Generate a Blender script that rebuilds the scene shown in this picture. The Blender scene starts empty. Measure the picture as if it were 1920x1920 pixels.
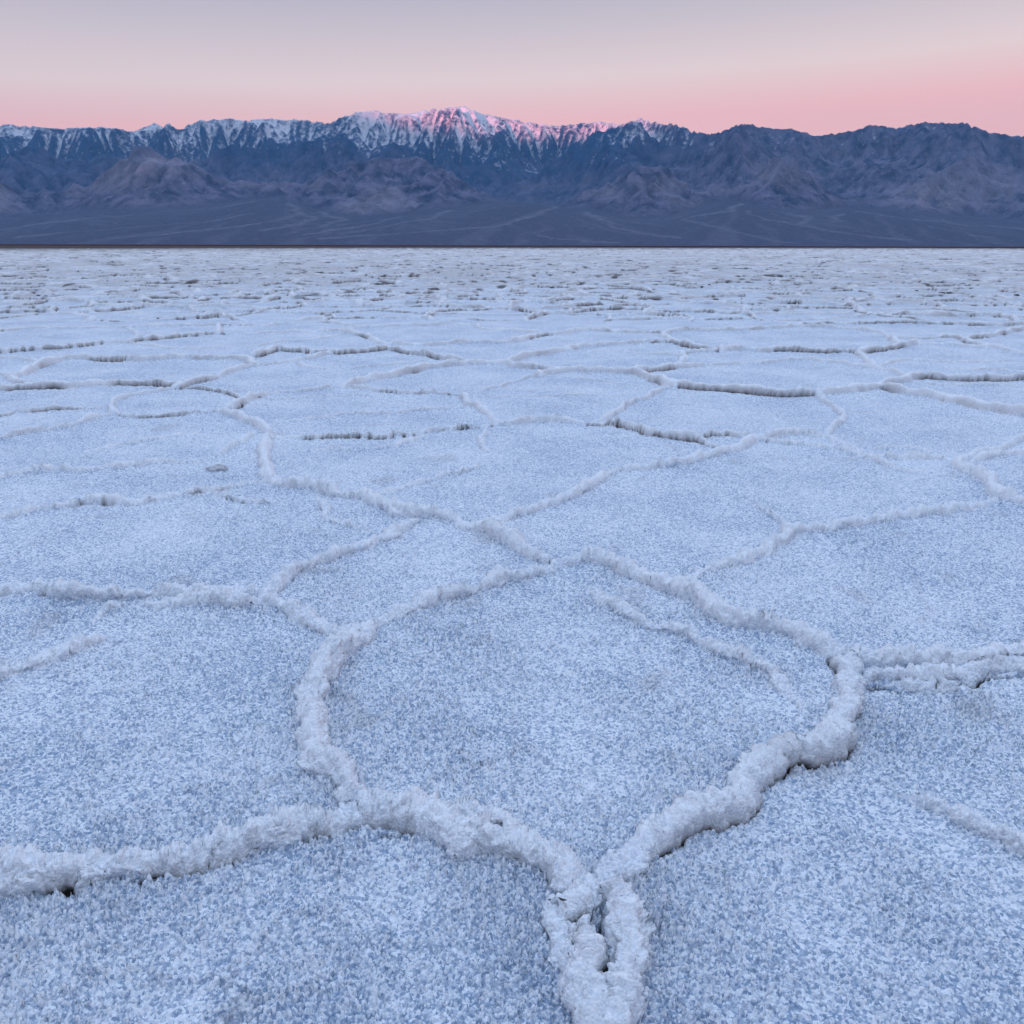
import bpy, math, random
import numpy as np
from mathutils import Matrix, Vector

# ------------------------------------------------------------------ camera, sky, sun, exposure
sc = bpy.context.scene
F, HC = 1600.0, 1.5                       # focal length in photo pixels (1920 wide), eye height in metres
PITCH, ROLL = math.atan(500.0 / F), math.radians(0.15)
cam = bpy.data.objects.new("camera", bpy.data.cameras.new("camera"))
sc.collection.objects.link(cam); sc.camera = cam
cam.data.sensor_width = 36.0; cam.data.lens = 36.0 * F / 1920.0
cam.data.clip_start = 0.05; cam.data.clip_end = 200000.0
CM = Matrix.Rotation(math.pi / 2 - PITCH, 3, 'X') @ Matrix.Rotation(ROLL, 3, 'Z')
cam.matrix_world = Matrix.Translation((0, 0, HC)) @ CM.to_4x4()

SUN_ELEV, SUN_AZ = math.radians(-2.0), math.radians(22)      # before sunrise: only the far summits stand in the sun
sun_dir = Vector((-math.sin(SUN_AZ) * math.cos(SUN_ELEV), -math.cos(SUN_AZ) * math.cos(SUN_ELEV), math.sin(SUN_ELEV)))
sun = bpy.data.objects.new("sun", bpy.data.lights.new("sun", 'SUN'))
sc.collection.objects.link(sun)
sun.data.energy = 5.0; sun.data.angle = math.radians(0.9); sun.data.color = (1.0, 0.24, 0.22)
sun.rotation_euler = sun_dir.to_track_quat('Z', 'Y').to_euler()

world = bpy.data.worlds.new("World"); sc.world = world; world.use_nodes = True
wn, wl = world.node_tree.nodes, world.node_tree.links
wn.clear()
wout = wn.new('ShaderNodeOutputWorld')
tc = wn.new('ShaderNodeTexCoord'); sp = wn.new('ShaderNodeSeparateXYZ'); wl.new(tc.outputs['Generated'], sp.inputs[0])
mm = wn.new('ShaderNodeMath'); mm.operation = 'MULTIPLY_ADD'; wl.new(sp.outputs['X'], mm.inputs[0]); mm.inputs[1].default_value = -0.036
wl.new(sp.outputs['Z'], mm.inputs[2])
ramp = wn.new('ShaderNodeValToRGB'); wl.new(mm.outputs[0], ramp.inputs[0])
els = ramp.color_ramp.elements
stops = [(0.0, (1.04, 0.56, 0.51)), (0.125, (1.04, 0.57, 0.53)), (0.165, (0.89, 0.70, 0.65)), (0.21, (0.65, 0.57, 0.58)),
         (0.285, (0.335, 0.358, 0.465)), (0.45, (0.55, 0.62, 0.79)), (0.7, (0.66, 0.82, 1.13)), (1.0, (0.65, 0.86, 1.23))]
while len(els) < len(stops): els.new(0.5)
for e, (p, c) in zip(els, stops): e.position = p; e.color = (*(k / 1.75 for k in c), 1)
bg = wn.new('ShaderNodeBackground'); wl.new(ramp.outputs[0], bg.inputs[0]); bg.inputs[1].default_value = 0.98
sky = wn.new('ShaderNodeTexSky'); sky.sky_type = 'NISHITA'; sky.sun_disc = False
sky.dust_density = 0.6; sky.ozone_density = 3.0; sky.sun_elevation = max(SUN_ELEV, math.radians(-2.0)); sky.sun_rotation = math.pi + SUN_AZ
bg2 = wn.new('ShaderNodeBackground'); wl.new(sky.outputs[0], bg2.inputs[0]); bg2.inputs[1].default_value = 0.05
ad = wn.new('ShaderNodeAddShader'); wl.new(bg.outputs[0], ad.inputs[0]); wl.new(bg2.outputs[0], ad.inputs[1])
wl.new(ad.outputs[0], wout.inputs[0])

sc.view_settings.view_transform = 'Standard'; sc.view_settings.look = 'None'
sc.view_settings.exposure = 1.0; sc.view_settings.gamma = 1.0; sc.view_settings.use_curve_mapping = False
sc.render.engine = 'CYCLES'
sc.cycles.use_denoising = True
sc.cycles.max_bounces = 6; sc.cycles.diffuse_bounces = 4; sc.cycles.volume_bounces = 0

# ------------------------------------------------------------------ helpers
rng = np.random.default_rng(7)
R3 = np.array(CM)

def ray(u, v):
    u = np.asarray(u, float); v = np.asarray(v, float)
    d = np.stack([(u - 960) / F, (960 - v) / F, -np.ones_like(u)], -1)
    return d @ R3.T

def ground(u, v, z=0.0):
    d = ray(u, v); t = (z - HC) / d[..., 2]
    return d[..., 0] * t, d[..., 1] * t

def project(x, y, z):
    q = np.stack([x, y, z - HC], -1) @ R3
    return 960 - F * q[..., 0] / q[..., 2], 960 + F * q[..., 1] / q[..., 2]

def hsh(ix, iy, seed):
    with np.errstate(over='ignore'):
        h = (ix.astype(np.int64).astype(np.uint32) * np.uint32(374761393)
             + iy.astype(np.int64).astype(np.uint32) * np.uint32(668265263) + np.uint32((seed * 2246822519) & 0xffffffff))
        h = (h ^ (h >> np.uint32(13))) * np.uint32(1274126177)
        h = (h ^ (h >> np.uint32(15))) * np.uint32(2246822519)
        h = h ^ (h >> np.uint32(16))
    return h.astype(np.float32) * np.float32(1 / 4294967296.0)

def perlin(x, y, seed=0):
    x0 = np.floor(x); y0 = np.floor(y); fx = x - x0; fy = y - y0
    u = fx * fx * fx * (fx * (fx * 6 - 15) + 10); w = fy * fy * fy * (fy * (fy * 6 - 15) + 10)
    def g(ox, oy):
        a = hsh(x0 + ox, y0 + oy, seed) * (2 * math.pi)
        return np.cos(a) * (fx - ox) + np.sin(a) * (fy - oy)
    a = g(0, 0); b = g(1, 0); c = g(0, 1); d = g(1, 1)
    a = a + u * (b - a); c = c + u * (d - c)
    return (a + w * (c - a)) * 1.5

def fbm(x, y, octaves, seed=0, gain=0.5):
    s = 0; a = 1.0
    for o in range(octaves):
        s = s + a * perlin(x * 2 ** o + 17.3 * o, y * 2 ** o - 9.1 * o, seed + o); a *= gain
    return s

def worley(x, y, seed=0, full=False):
    """nearest jittered point: distance in cells and a random number of that point"""
    x0 = np.floor(x); y0 = np.floor(y)
    best = np.full(x.shape, 9.0); ox = np.zeros(x.shape); oy = np.zeros(x.shape)
    for i in (-1, 0, 1):
        for j in (-1, 0, 1):
            cx, cy = x0 + i, y0 + j
            ex = cx + hsh(cx, cy, seed) - x; ey = cy + hsh(cx, cy, seed + 1) - y
            d = ex * ex + ey * ey
            m = d < best
            best = np.where(m, d, best); ox = np.where(m, ex, ox); oy = np.where(m, ey, oy)
    rnd = hsh(np.rint((x + ox) * 512), np.rint((y + oy) * 512), seed + 2)
    return (np.sqrt(best), rnd, ox, oy) if full else (np.sqrt(best), rnd)

def sstep(a, b, x):
    t = np.clip((x - a) / (b - a), 0, 1); return t * t * (3 - 2 * t)

def mesh_from(name, co, quads, mat, attrs=None, parent=None, smooth=True):
    me = bpy.data.meshes.new(name)
    n, m, k = len(co), len(quads), quads.shape[1]
    me.vertices.add(n); me.vertices.foreach_set('co', np.ascontiguousarray(co, np.float32).ravel())
    me.loops.add(m * k); me.loops.foreach_set('vertex_index', np.ascontiguousarray(quads, np.int32).ravel())
    me.polygons.add(m); me.polygons.foreach_set('loop_start', np.arange(0, m * k, k, dtype=np.int32))
    me.update(calc_edges=True)
    if smooth: me.polygons.foreach_set('use_smooth', np.ones(m, bool))
    for a, v in (attrs or {}).items():
        me.attributes.new(a, 'FLOAT', 'POINT').data.foreach_set('value', np.ascontiguousarray(v, np.float32))
    me.materials.append(mat)
    o = bpy.data.objects.new(name, me); sc.collection.objects.link(o)
    if parent is not None: o.parent = parent
    return o

def tag(o, label, cat=None, kind=None, group=None):
    o['label'] = label
    if cat: o['category'] = cat
    if kind: o['kind'] = kind
    if group: o['group'] = group

class Mat:
    """small helper around a node material"""
    def __init__(s, name, rough=0.9, spec=0.2):
        s.m = bpy.data.materials.new(name); s.m.use_nodes = True
        s.n, s.l = s.m.node_tree.nodes, s.m.node_tree.links
        s.b = s.n['Principled BSDF']; s.b.inputs['Roughness'].default_value = rough
        s.b.inputs['Specular IOR Level'].default_value = spec
        s.pos = s.n.new('ShaderNodeNewGeometry').outputs['Position']
    def attr(s, name):
        a = s.n.new('ShaderNodeAttribute'); a.attribute_name = name; return a.outputs['Fac']
    def noise(s, scale, detail=4, rough=0.6, vec=None, stretch=None):
        t = s.n.new('ShaderNodeTexNoise'); t.inputs['Scale'].default_value = scale
        t.inputs['Detail'].default_value = detail; t.inputs['Roughness'].default_value = rough
        v = vec or s.pos
        if stretch:
            mp = s.n.new('ShaderNodeMapping'); mp.inputs['Scale'].default_value = stretch; s.l.new(v, mp.inputs[0]); v = mp.outputs[0]
        s.l.new(v, t.inputs['Vector']); return t.outputs['Fac']
    def range(s, v, a, b, c=0.0, d=1.0):
        r = s.n.new('ShaderNodeMapRange'); s.l.new(v, r.inputs[0])
        for i, x in enumerate((a, b, c, d)): r.inputs[i + 1].default_value = x
        return r.outputs[0]
    def math(s, op, a, b):
        m = s.n.new('ShaderNodeMath'); m.operation = op
        for i, x in enumerate((a, b)):
            if isinstance(x, (int, float)): m.inputs[i].default_value = x
            else: s.l.new(x, m.inputs[i])
        return m.outputs[0]
    def mix(s, f, a, b):
        m = s.n.new('ShaderNodeMix'); m.data_type = 'RGBA'
        if isinstance(f, (int, float)): m.inputs[0].default_value = f
        else: s.l.new(f, m.inputs[0])
        for i, x in ((6, a), (7, b)):
            if isinstance(x, tuple): m.inputs[i].default_value = (*x, 1)
            else: s.l.new(x, m.inputs[i])
        return m.outputs[2]
    def done(s, col, bump=None, strength=0.5, dist=0.01):
        s.l.new(col, s.b.inputs['Base Color'])
        if bump is not None:
            bn = s.n.new('ShaderNodeBump'); bn.inputs['Strength'].default_value = strength; bn.inputs['Distance'].default_value = dist
            s.l.new(bump, bn.inputs['Height']); s.l.new(bn.outputs[0], s.b.inputs['Normal'])
        return s.m

# ------------------------------------------------------------------ materials
def salt_material():
    s = Mat('salt_crust', 0.75, 0.15)
    ridge, mud, stain_shade, tone = s.attr('ridge'), s.attr('mud'), s.attr('stain_shade'), s.attr('tone')
    def cells(scale):
        v = s.n.new('ShaderNodeTexVoronoi'); v.inputs['Scale'].default_value = scale; v.inputs['Randomness'].default_value = 1.0
        s.l.new(s.pos, v.inputs['Vector'])
        c = s.n.new('ShaderNodeSeparateColor'); s.l.new(v.outputs['Color'], c.inputs[0])
        return v.outputs['Distance'], c.outputs[0]
    d1, c1 = cells(130); d2, c2 = cells(230); d3, c3 = cells(19)
    t = s.math('ADD', s.math('MULTIPLY', s.math('SUBTRACT', c1, 0.5), 1.25), s.math('MULTIPLY', s.math('SUBTRACT', c2, 0.5), 0.45))
    t = s.math('ADD', t, s.math('MULTIPLY', s.math('SUBTRACT', c3, 0.5), 0.10))
    t = s.math('ADD', tone, t); cl = s.n.new('ShaderNodeClamp'); s.l.new(t, cl.inputs[0]); t = cl.outputs[0]
    plate = s.mix(t, (0.29, 0.39, 0.53), (0.92, 0.945, 0.975))
    rid = s.mix(t, (0.80, 0.835, 0.88), (0.97, 0.975, 0.985))
    col = s.mix(ridge, plate, rid)
    col = s.mix(s.math('MULTIPLY', stain_shade, 0.6), col, (0.36, 0.31, 0.29))  # brown-grey stains, together with the painted ridge-side shade
    mudc = s.mix(s.noise(40, 3), (0.018, 0.014, 0.013), (0.065, 0.045, 0.038))
    col = s.mix(mud, col, mudc)
    b = s.math('ADD', s.math('MULTIPLY', d1, -1.0), s.math('MULTIPLY', s.noise(320, 2, 0.7), 0.5))
    return s.done(col, b, 0.6, 0.008)

def mud_material():
    s = Mat('basin_mud', 1.0, 0.0)
    col = s.mix(s.noise(0.02, 5, 0.6, stretch=(1, 0.25, 1)), (0.060, 0.022, 0.022), (0.105, 0.050, 0.045))
    return s.done(col)

def mountain_material():
    s = Mat('mountain_rock', 1.0, 0.0)
    snow, tan, wash, veg_haze = s.attr('snow'), s.attr('tan'), s.attr('wash'), s.attr('veg_haze')
    n = s.noise(0.004, 6, 0.65); n2 = s.noise(0.02, 5, 0.65); n3 = s.noise(0.011, 6, 0.72)
    rock = s.mix(s.range(n, 0.38, 0.62), (0.038, 0.053, 0.096), (0.180, 0.178, 0.255))  # blue of the distant haze is put into the rock colour
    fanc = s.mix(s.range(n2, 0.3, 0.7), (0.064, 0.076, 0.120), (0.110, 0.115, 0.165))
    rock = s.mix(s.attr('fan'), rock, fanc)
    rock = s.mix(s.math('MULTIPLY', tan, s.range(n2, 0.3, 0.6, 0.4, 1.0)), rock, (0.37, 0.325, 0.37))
    rock = s.mix(s.math('MULTIPLY', veg_haze, s.range(n2, 0.3, 0.7, 0.65, 1.0)), rock, (0.008, 0.062, 0.150))  # dark scrub, with haze blue painted in on the farther ranges
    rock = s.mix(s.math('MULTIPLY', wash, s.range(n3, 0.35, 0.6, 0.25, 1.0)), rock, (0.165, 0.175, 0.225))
    sn = s.range(s.math('ADD', snow, s.math('MULTIPLY', s.math('SUBTRACT', n3, 0.5), 2.3)), 0.30, 0.85, 0.0, 0.84)
    col = s.mix(sn, rock, (0.80, 0.84, 0.89))
    return s.done(col, n2, 0.6, 25.0)

M_SALT, M_MUD, M_MOUNT = salt_material(), mud_material(), mountain_material()

# ------------------------------------------------------------------ ground sheet (dark mud, reaches the horizon)
AZ_IN, AZ_OUT = math.radians(38.5), math.radians(62)
ra = np.concatenate([[0.001], np.geomspace(0.55, 9000, 60), [1.08e4, 2.0e4, 2.7e4]])
ra[(ra > 880) & (ra < 1100)] = 1010
ra = np.unique(np.append(ra, [990, 1015]))
aa = np.unique(np.concatenate([np.linspace(-math.pi, math.pi, 121), [-AZ_OUT + 0.01, AZ_OUT - 0.01, -AZ_OUT - 0.005, AZ_OUT + 0.005]]))
GA, GR = np.meshgrid(aa, ra, indexing='ij')
inside = (np.abs(GA) < AZ_OUT - 0.004) & (GR < 1000) & (GR > 0.6)
GZ = np.where(inside, -0.22, -0.02)
co = np.stack([GR * np.sin(GA), np.maximum(GR * np.cos(GA), -12000), GZ], -1).reshape(-1, 3)     # behind, the sheet ends beyond the near range
ni, nj = GA.shape
I, J = np.meshgrid(np.arange(ni - 1), np.arange(nj - 1), indexing='ij')
q = np.stack([I * nj + J, I * nj + J + 1, (I + 1) * nj + J + 1, (I + 1) * nj + J], -1).reshape(-1, 4)[:, ::-1]
flat = mesh_from('salt_flat', co, q, M_MUD)
tag(flat, 'wide white salt flat of cracked polygon plates and raised crystal ridges over dark mud', 'salt flat', 'structure')

# ------------------------------------------------------------------ traced ridges: (half width m, height m, crack 0..1, photo points)
A_, B_, C_ = (.038, .056), (.029, .038), (.021, .027)
D_ = (.026, .046)
F_, G_ = (.062, .070), (.046, .044)
RID = [
 (A_, 0, [(1045,1055),(1100,1048),(1150,1060),(1200,1084),(1250,1105),(1300,1122),(1350,1145),(1400,1166),(1450,1178),(1500,1192),(1550,1212),(1590,1232)]),
 (A_, 1, [(1590,1232),(1602,1280),(1590,1325),(1565,1365),(1540,1400),(1490,1425),(1430,1455),(1370,1497),(1310,1530),(1250,1565),(1200,1590),(1168,1618),(1140,1650)]),
 (D_, 0.3, [(1140,1650),(1110,1672),(1092,1720),(1098,1780),(1100,1840),(1108,1930),(1112,2000)]),
 (D_, 0.2, [(1140,1650),(1165,1685),(1182,1740),(1180,1800),(1170,1860),(1160,1930),(1150,2000)]),
 (C_, 0, [(1060,1672),(1050,1710),(1062,1760),(1070,1800),(1075,1850),(1090,1900)]),
 (A_, 0.35, [(1140,1650),(1090,1655),(1040,1632),(990,1615),(930,1605),(875,1592),(838,1566),(805,1540),(745,1530),(700,1528),(672,1512)]),
 (C_, 0, [(800,1528),(850,1522),(890,1538),(930,1565),(970,1585),(1010,1605)]),
 (A_, 0.1, [(672,1512),(640,1490),(607,1450),(596,1400),(592,1340),(602,1290),(640,1238),(672,1205),(692,1180)]),
 (B_, 0.1, [(692,1180),(730,1167),(790,1145),(840,1122),(890,1110),(950,1090),(1000,1076),(1045,1058)]),
 (A_, 0.62, [(672,1530),(620,1552),(550,1570),(480,1585),(420,1605),(350,1625),(250,1642),(150,1655),(60,1658),(0,1655),(-120,1645)]),
 (B_, 0.1, [(692,1180),(640,1192),(590,1178),(540,1155),(490,1135),(440,1138),(380,1135),(300,1142),(230,1142)]),
 (B_, 0.2, [(490,1118),(420,1115),(340,1118),(270,1125),(200,1130),(130,1128),(90,1118),(40,1112),(0,1112),(-120,1105)]),
 (C_, 0, [(230,1142),(190,1150),(165,1172)]),
 (B_, 0, [(490,1128),(540,1092),(580,1070),(640,1045),(700,1020),(740,1005),(770,978)]),
 (A_, 0, [(1045,1055),(1000,1040),(960,1020),(920,1000),(878,984)]),
 (A_, 0, [(878,984),(850,976),(815,969),(770,971),(740,965),(710,950),(685,932),(650,930),(610,920),(580,913),(540,913),(512,902)]),
 (B_, 0.1, [(878,984),(900,984),(940,974),(980,964),(1020,950),(1060,936),(1100,918),(1130,896),(1160,879)]),
 (A_, 0.1, [(1160,879),(1230,876),(1270,872),(1310,862),(1350,851),(1390,840),(1422,820)]),
 (A_, 0, [(512,902),(500,882),(493,862),(492,848),(497,832),(505,816)]),
 (A_, 0.1, [(505,816),(495,803),(480,796),(460,790),(430,780),(408,771)]),
 (B_, 0.4, [(512,902),(470,906),(430,914),(390,925),(350,931),(300,940),(250,949),(210,946),(160,948),(110,955),(60,961),(0,972),(-100,985)]),
 (C_, 0.3, [(390,930),(440,936),(485,946),(540,944)]),
 (B_, 0.75, [(505,818),(570,820),(640,818),(720,817),(780,811),(810,806),(860,805),(905,800),(930,795)]),
 (A_, 0.2, [(930,795),(960,794),(1010,787),(1060,791),(1105,794)]),
 (A_, 1, [(1105,794),(1150,800),(1200,809),(1230,817),(1280,823),(1320,828),(1345,836)]),
 (B_, 0.8, [(1315,818),(1370,817),(1422,818)]),
 (A_, 0, [(1422,820),(1460,815),(1500,812),(1545,816)]),
 (B_, 0.2, [(1422,822),(1450,828),(1490,831),(1540,839),(1590,848),(1612,854)]),
 (C_, 0, [(1545,816),(1570,828),(1600,840),(1612,852)]),
 (C_, 0, [(1612,854),(1635,865),(1660,878),(1700,889),(1750,892),(1778,905)]),
 (B_, 0, [(1612,856),(1650,861),(1700,862),(1760,860),(1800,862)]),
 (C_, 0, [(1640,842),(1690,838),(1745,848)]),
 (B_, 0, [(1800,862),(1830,850),(1870,842),(1920,825),(2000,800)]),
 (B_, 0, [(1812,870),(1860,858),(1920,850),(2000,842)]),
 (A_, 0, [(1800,864),(1806,885),(1830,897),(1852,905),(1862,928),(1885,938),(1930,950),(2000,958)]),
 (B_, 0, [(1270,1098),(1330,1075),(1400,1045),(1450,1020),(1500,1000),(1540,997),(1590,992),(1640,980),(1700,969),(1760,965),(1820,957),(1862,942)]),
 (C_, 0, [(1498,1000),(1470,980),(1440,965),(1420,945)]),
 (A_, 0, [(1590,1225),(1650,1230),(1720,1235),(1780,1240),(1830,1247),(1870,1238),(1920,1230),(2020,1215)]),
 (B_, 0.6, [(1612,1270),(1660,1266),(1730,1270),(1790,1264),(1850,1254),(1920,1246),(2020,1236)]),
 (C_, 0, [(1690,1285),(1750,1291),(1800,1284)]),
 (C_, 0, [(1100,1108),(1150,1140),(1200,1172),(1260,1190),(1320,1210),(1380,1240),(1440,1268),(1470,1300),(1500,1345)]),
 (C_, 0, [(1690,1490),(1740,1510),(1800,1535),(1860,1562),(1920,1590),(2000,1625)]),
 (C_, 0, [(-80,1312),(0,1280),(80,1248),(150,1222),(195,1200)]),
 (C_, 0, [(690,940),(740,921),(790,906),(840,895),(880,879),(893,868)]),
 (C_, 0, [(912,806),(902,824),(914,846)]),
 (C_, 0, [(595,925),(615,958),(602,968),(640,984),(700,993)]),
 (C_, 0, [(800,812),(790,820),(750,834),(700,840),(640,842),(560,845)]),
 (C_, 0, [(520,790),(600,786),(650,780),(720,777),(800,770),(868,765)]),
 (C_, 0, [(155,857),(190,841),(230,832),(290,825),(340,820),(395,818)]),
 (B_, 0.1, [(-80,905),(0,897),(40,892),(85,885),(110,880),(160,883),(230,877),(290,869),(350,866),(392,862)]),
 (C_, 0, [(392,858),(420,847),(450,833),(478,812)]),
 # middle distance
 (B_, 0.2, [(-60,832),(0,821),(60,811),(110,804),(150,794),(180,784),(220,776)]),
 (B_, 0.6, [(220,777),(240,783),(300,781),(360,777),(408,771)]),
 (B_, 0.9, [(-60,790),(0,781),(25,775),(60,772),(110,768),(160,767),(205,765)]),
 (B_, 0, [(205,765),(220,752),(250,743),(290,735),(335,727)]),
 (B_, 0, [(205,765),(212,772),(220,777)]),
 (B_, 0.9, [(330,731),(360,729),(400,734),(430,740),(460,748)]),
 (A_, 0.5, [(408,771),(430,767),(455,758),(470,748),(497,738)]),
 (F_, 0.7, [(-60,732),(0,730),(50,728),(110,726),(150,726),(200,722),(230,719),(280,721),(335,724)]),
 (G_, 0.4, [(335,724),(370,718),(395,712),(420,702),(450,690),(480,684)]),
 (G_, 0.2, [(480,684),(515,680),(550,676),(580,672),(600,666),(640,660)]),
 (F_, 0.4, [(18,707),(40,703),(60,692),(85,684),(110,678),(150,674),(200,676),(260,677),(310,674),(350,671),(400,672),(450,673),(480,684)]),
 (G_, 0.3, [(-60,700),(0,703),(18,707),(35,717),(60,724)]),
 (C_, 0, [(-50,666),(0,670),(35,672),(80,680)]),
 (F_, 0.9, [(-60,666),(0,661),(60,655),(120,651),(170,645),(235,640),(255,637),(300,633),(350,628),(412,624)]),
 (C_, 0, [(240,641),(290,648),(330,653),(400,652),(480,648)]),
 (G_, 0.3, [(-60,622),(0,620),(45,615),(110,615),(180,614),(235,613),(250,613),(310,610),(370,610),(412,607)]),
 (C_, 0, [(240,614),(258,625),(255,636)]),
 (G_, 0.3, [(412,624),(412,615),(412,607)]),
 (G_, 0.4, [(412,609),(480,610),(520,608),(580,606),(632,604)]),
 (G_, 0.1, [(412,626),(480,625),(540,621),(600,622),(645,618)]),
 (C_, 0, [(480,648),(520,640),(560,636),(600,634),(640,625)]),
 (G_, 0.3, [(640,619),(672,626),(700,635),(712,643),(740,645)]),
 (F_, 0.5, [(740,645),(790,646),(830,645),(880,643),(960,642)]),
 (G_, 0.1, [(645,618),(690,614),(750,612),(820,610),(885,609),(905,617),(960,620),(1010,622)]),
 (G_, 0.1, [(632,604),(650,610),(690,612)]),
 (F_, 0.8, [(480,668),(515,656),(560,658),(610,660),(640,661),(700,656),(727,651)]),
 (F_, 0.5, [(727,651),(760,660),(800,665),(830,672),(870,678),(890,681)]),
 (C_, 0, [(560,680),(580,688),(610,691)]),
 (C_, 0, [(655,690),(700,686),(750,682),(795,676)]),
 (F_, 0.3, [(655,723),(680,713),(720,706),(760,698),(800,690),(840,684),(890,681)]),
 (F_, 0.4, [(890,681),(920,679),(950,678),(965,686),(1010,688),(1050,691)]),
 (B_, 0.3, [(497,738),(560,734),(610,728),(655,723)]),
 (C_, 0, [(500,749),(560,745),(640,742),(700,741)]),
 (B_, 0.4, [(655,723),(690,732),(740,738),(800,740),(862,740)]),
 (B_, 0.1, [(862,740),(870,748),(882,760),(910,776),(935,793)]),
 (C_, 0, [(868,742),(900,733),(940,725),(975,712),(1000,707),(1040,705),(1100,710),(1180,720)]),
 (C_, 0, [(880,746),(960,745),(1050,743),(1150,742),(1200,744)]),
 (F_, 0.5, [(960,642),(1000,630),(1020,627),(1050,625),(1090,619),(1110,618),(1150,621),(1210,622),(1250,621)]),
 (F_, 0.2, [(1250,621),(1290,618),(1330,619),(1390,617),(1450,615)]),
 (F_, 0.4, [(950,678),(985,667),(1030,660),(1060,654)]),
 (F_, 0.3, [(1060,654),(1100,648),(1150,644),(1200,641),(1262,640)]),
 (F_, 0.9, [(1262,640),(1290,647),(1330,652),(1350,653)]),
 (F_, 0.5, [(1350,653),(1370,650),(1395,656),(1440,658)]),
 (G_, 0.2, [(1262,640),(1245,630),(1250,621)]),
 (C_, 0, [(1060,656),(1100,659),(1150,659),(1220,662),(1270,666),(1282,674)]),
 (G_, 0.1, [(1282,674),(1285,660),(1330,659),(1370,656)]),
 (G_, 0, [(1282,674),(1275,682),(1260,688)]),
 (F_, 0.2, [(1010,703),(1050,694),(1100,694),(1150,695),(1190,698)]),
 (F_, 0.7, [(1190,698),(1210,692),(1250,688),(1290,685),(1315,683)]),
 (C_, 0, [(1315,683),(1370,682),(1430,678)]),
 (F_, 0.3, [(1190,698),(1220,707),(1250,716),(1265,721)]),
 (F_, 1, [(1265,721),(1300,726),(1350,729),(1400,733),(1440,738),(1480,740),(1530,738)]),
 (F_, 0.4, [(1530,738),(1580,733),(1640,726)]),
 (B_, 0.2, [(1265,723),(1232,733),(1210,747),(1180,760),(1150,775),(1138,784),(1105,794)]),
 (B_, 0, [(1530,739),(1545,752),(1565,766),(1580,778),(1576,793),(1556,805),(1545,815)]),
 (F_, 0.6, [(1640,726),(1665,729),(1700,738),(1730,743),(1780,752)]),
 (F_, 0.1, [(1780,752),(1830,763),(1880,772),(1920,780),(1990,792)]),
 (F_, 0, [(1640,724),(1680,718),(1702,708)]),
 (F_, 1, [(1702,708),(1730,704),(1780,709),(1850,711),(1920,709),(2000,705)]),
 (G_, 0.2, [(1425,680),(1470,675),(1510,673),(1545,677),(1600,684),(1640,690),(1680,698),(1702,706)]),
 (F_, 0.9, [(1440,658),(1470,657),(1540,659),(1600,658),(1640,656)]),
 (F_, 0.9, [(1612,660),(1640,656),(1690,649),(1718,643)]),
 (G_, 0.1, [(1612,660),(1620,672),(1640,688)]),
 (C_, 0, [(1640,688),(1680,676),(1720,674),(1800,678),(1880,676)]),
 (F_, 0.1, [(1450,615),(1500,611),(1560,615),(1610,618),(1650,622)]),
 (G_, 0, [(1650,622),(1665,632),(1680,640),(1695,648)]),
 (F_, 0.9, [(1500,609),(1530,608),(1580,607),(1660,605),(1760,607)]),
 (F_, 0.7, [(1760,607),(1850,610),(1920,608),(1990,606)]),
 (G_, 0.5, [(1665,634),(1740,633),(1790,632),(1815,641),(1830,645),(1870,652),(1920,664),(1990,675)]),
 (F_, 0.8, [(1815,634),(1850,630),(1880,625),(1912,618),(1980,614)]),
 (G_, 0.1, [(1718,645),(1760,645),(1800,647),(1850,653)]),
 (C_, 0, [(1790,694),(1850,691),(1920,697),(1990,700)]),
 (C_, 0, [(1700,718),(1800,722),(1870,723),(1920,728)]),
]
# narrow dark fissures: (half width m, photo points)
FIS = [
 (.012, [(828,1528),(858,1536),(888,1554),(912,1566),(940,1586)]),
 (.006, [(1044,1692),(1056,1725),(1072,1752),(1078,1782)]),
 (.006, [(1128,1660),(1119,1695),(1098,1728),(1086,1745),(1074,1758)]),
 (.005, [(712,1558),(745,1562),(775,1558)]),
 (.005, [(612,1292),(630,1264),(655,1240)]),
 (.010, [(1030,1050),(1040,1058)]), (.004, [(1145,1675),(1165,1670),(1180,1668)]),
 (.010, [(1120,1700),(1128,1760),(1130,1800),(1120,1850)]),
 (.010, [(1622,1279),(1660,1276),(1735,1284),(1790,1276),(1850,1264),(1920,1256),(2000,1248)]),
 (.005, [(200,1670),(270,1652),(330,1640),(372,1627),(425,1611)]), (.004, [(478,1593),(500,1588)]),
 (.004, [(1895,1190),(1925,1192)]),
]

# ------------------------------------------------------------------ near ground grid: polar, finer towards the vantage point
pxa = 1.0 / (F * 1024 / 1920)
az = np.concatenate([-np.arange(AZ_OUT, AZ_IN, -3.4 * pxa * 1.0), np.arange(-AZ_IN, AZ_IN, pxa * 1.29), np.arange(AZ_IN, AZ_OUT, 3.4 * pxa)])
vrow = np.concatenate([np.arange(462.0, 545, 0.5), np.arange(545, 620, 0.55), np.arange(620, 780, 0.95), np.arange(780, 1000, 1.80), np.arange(1000, 1925, 1.82), np.arange(1930, 3000, 9.0)])
dep = np.arctan((vrow - 960) / F) + PITCH
dep = dep[dep < math.radians(66)]
rr = HC / np.tan(dep)
rr = np.concatenate([[1000, 700], rr[rr < 690]])[::-1].copy()     # near to far
NA, NR = len(az), len(rr)
AZ, RR = np.meshgrid(az, rr, indexing='ij')
X = RR * np.sin(AZ); Y = RR * np.cos(AZ)
print('near grid', NA, NR, NA * NR * 2)
U, V = project(X, Y, np.zeros_like(X))
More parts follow.
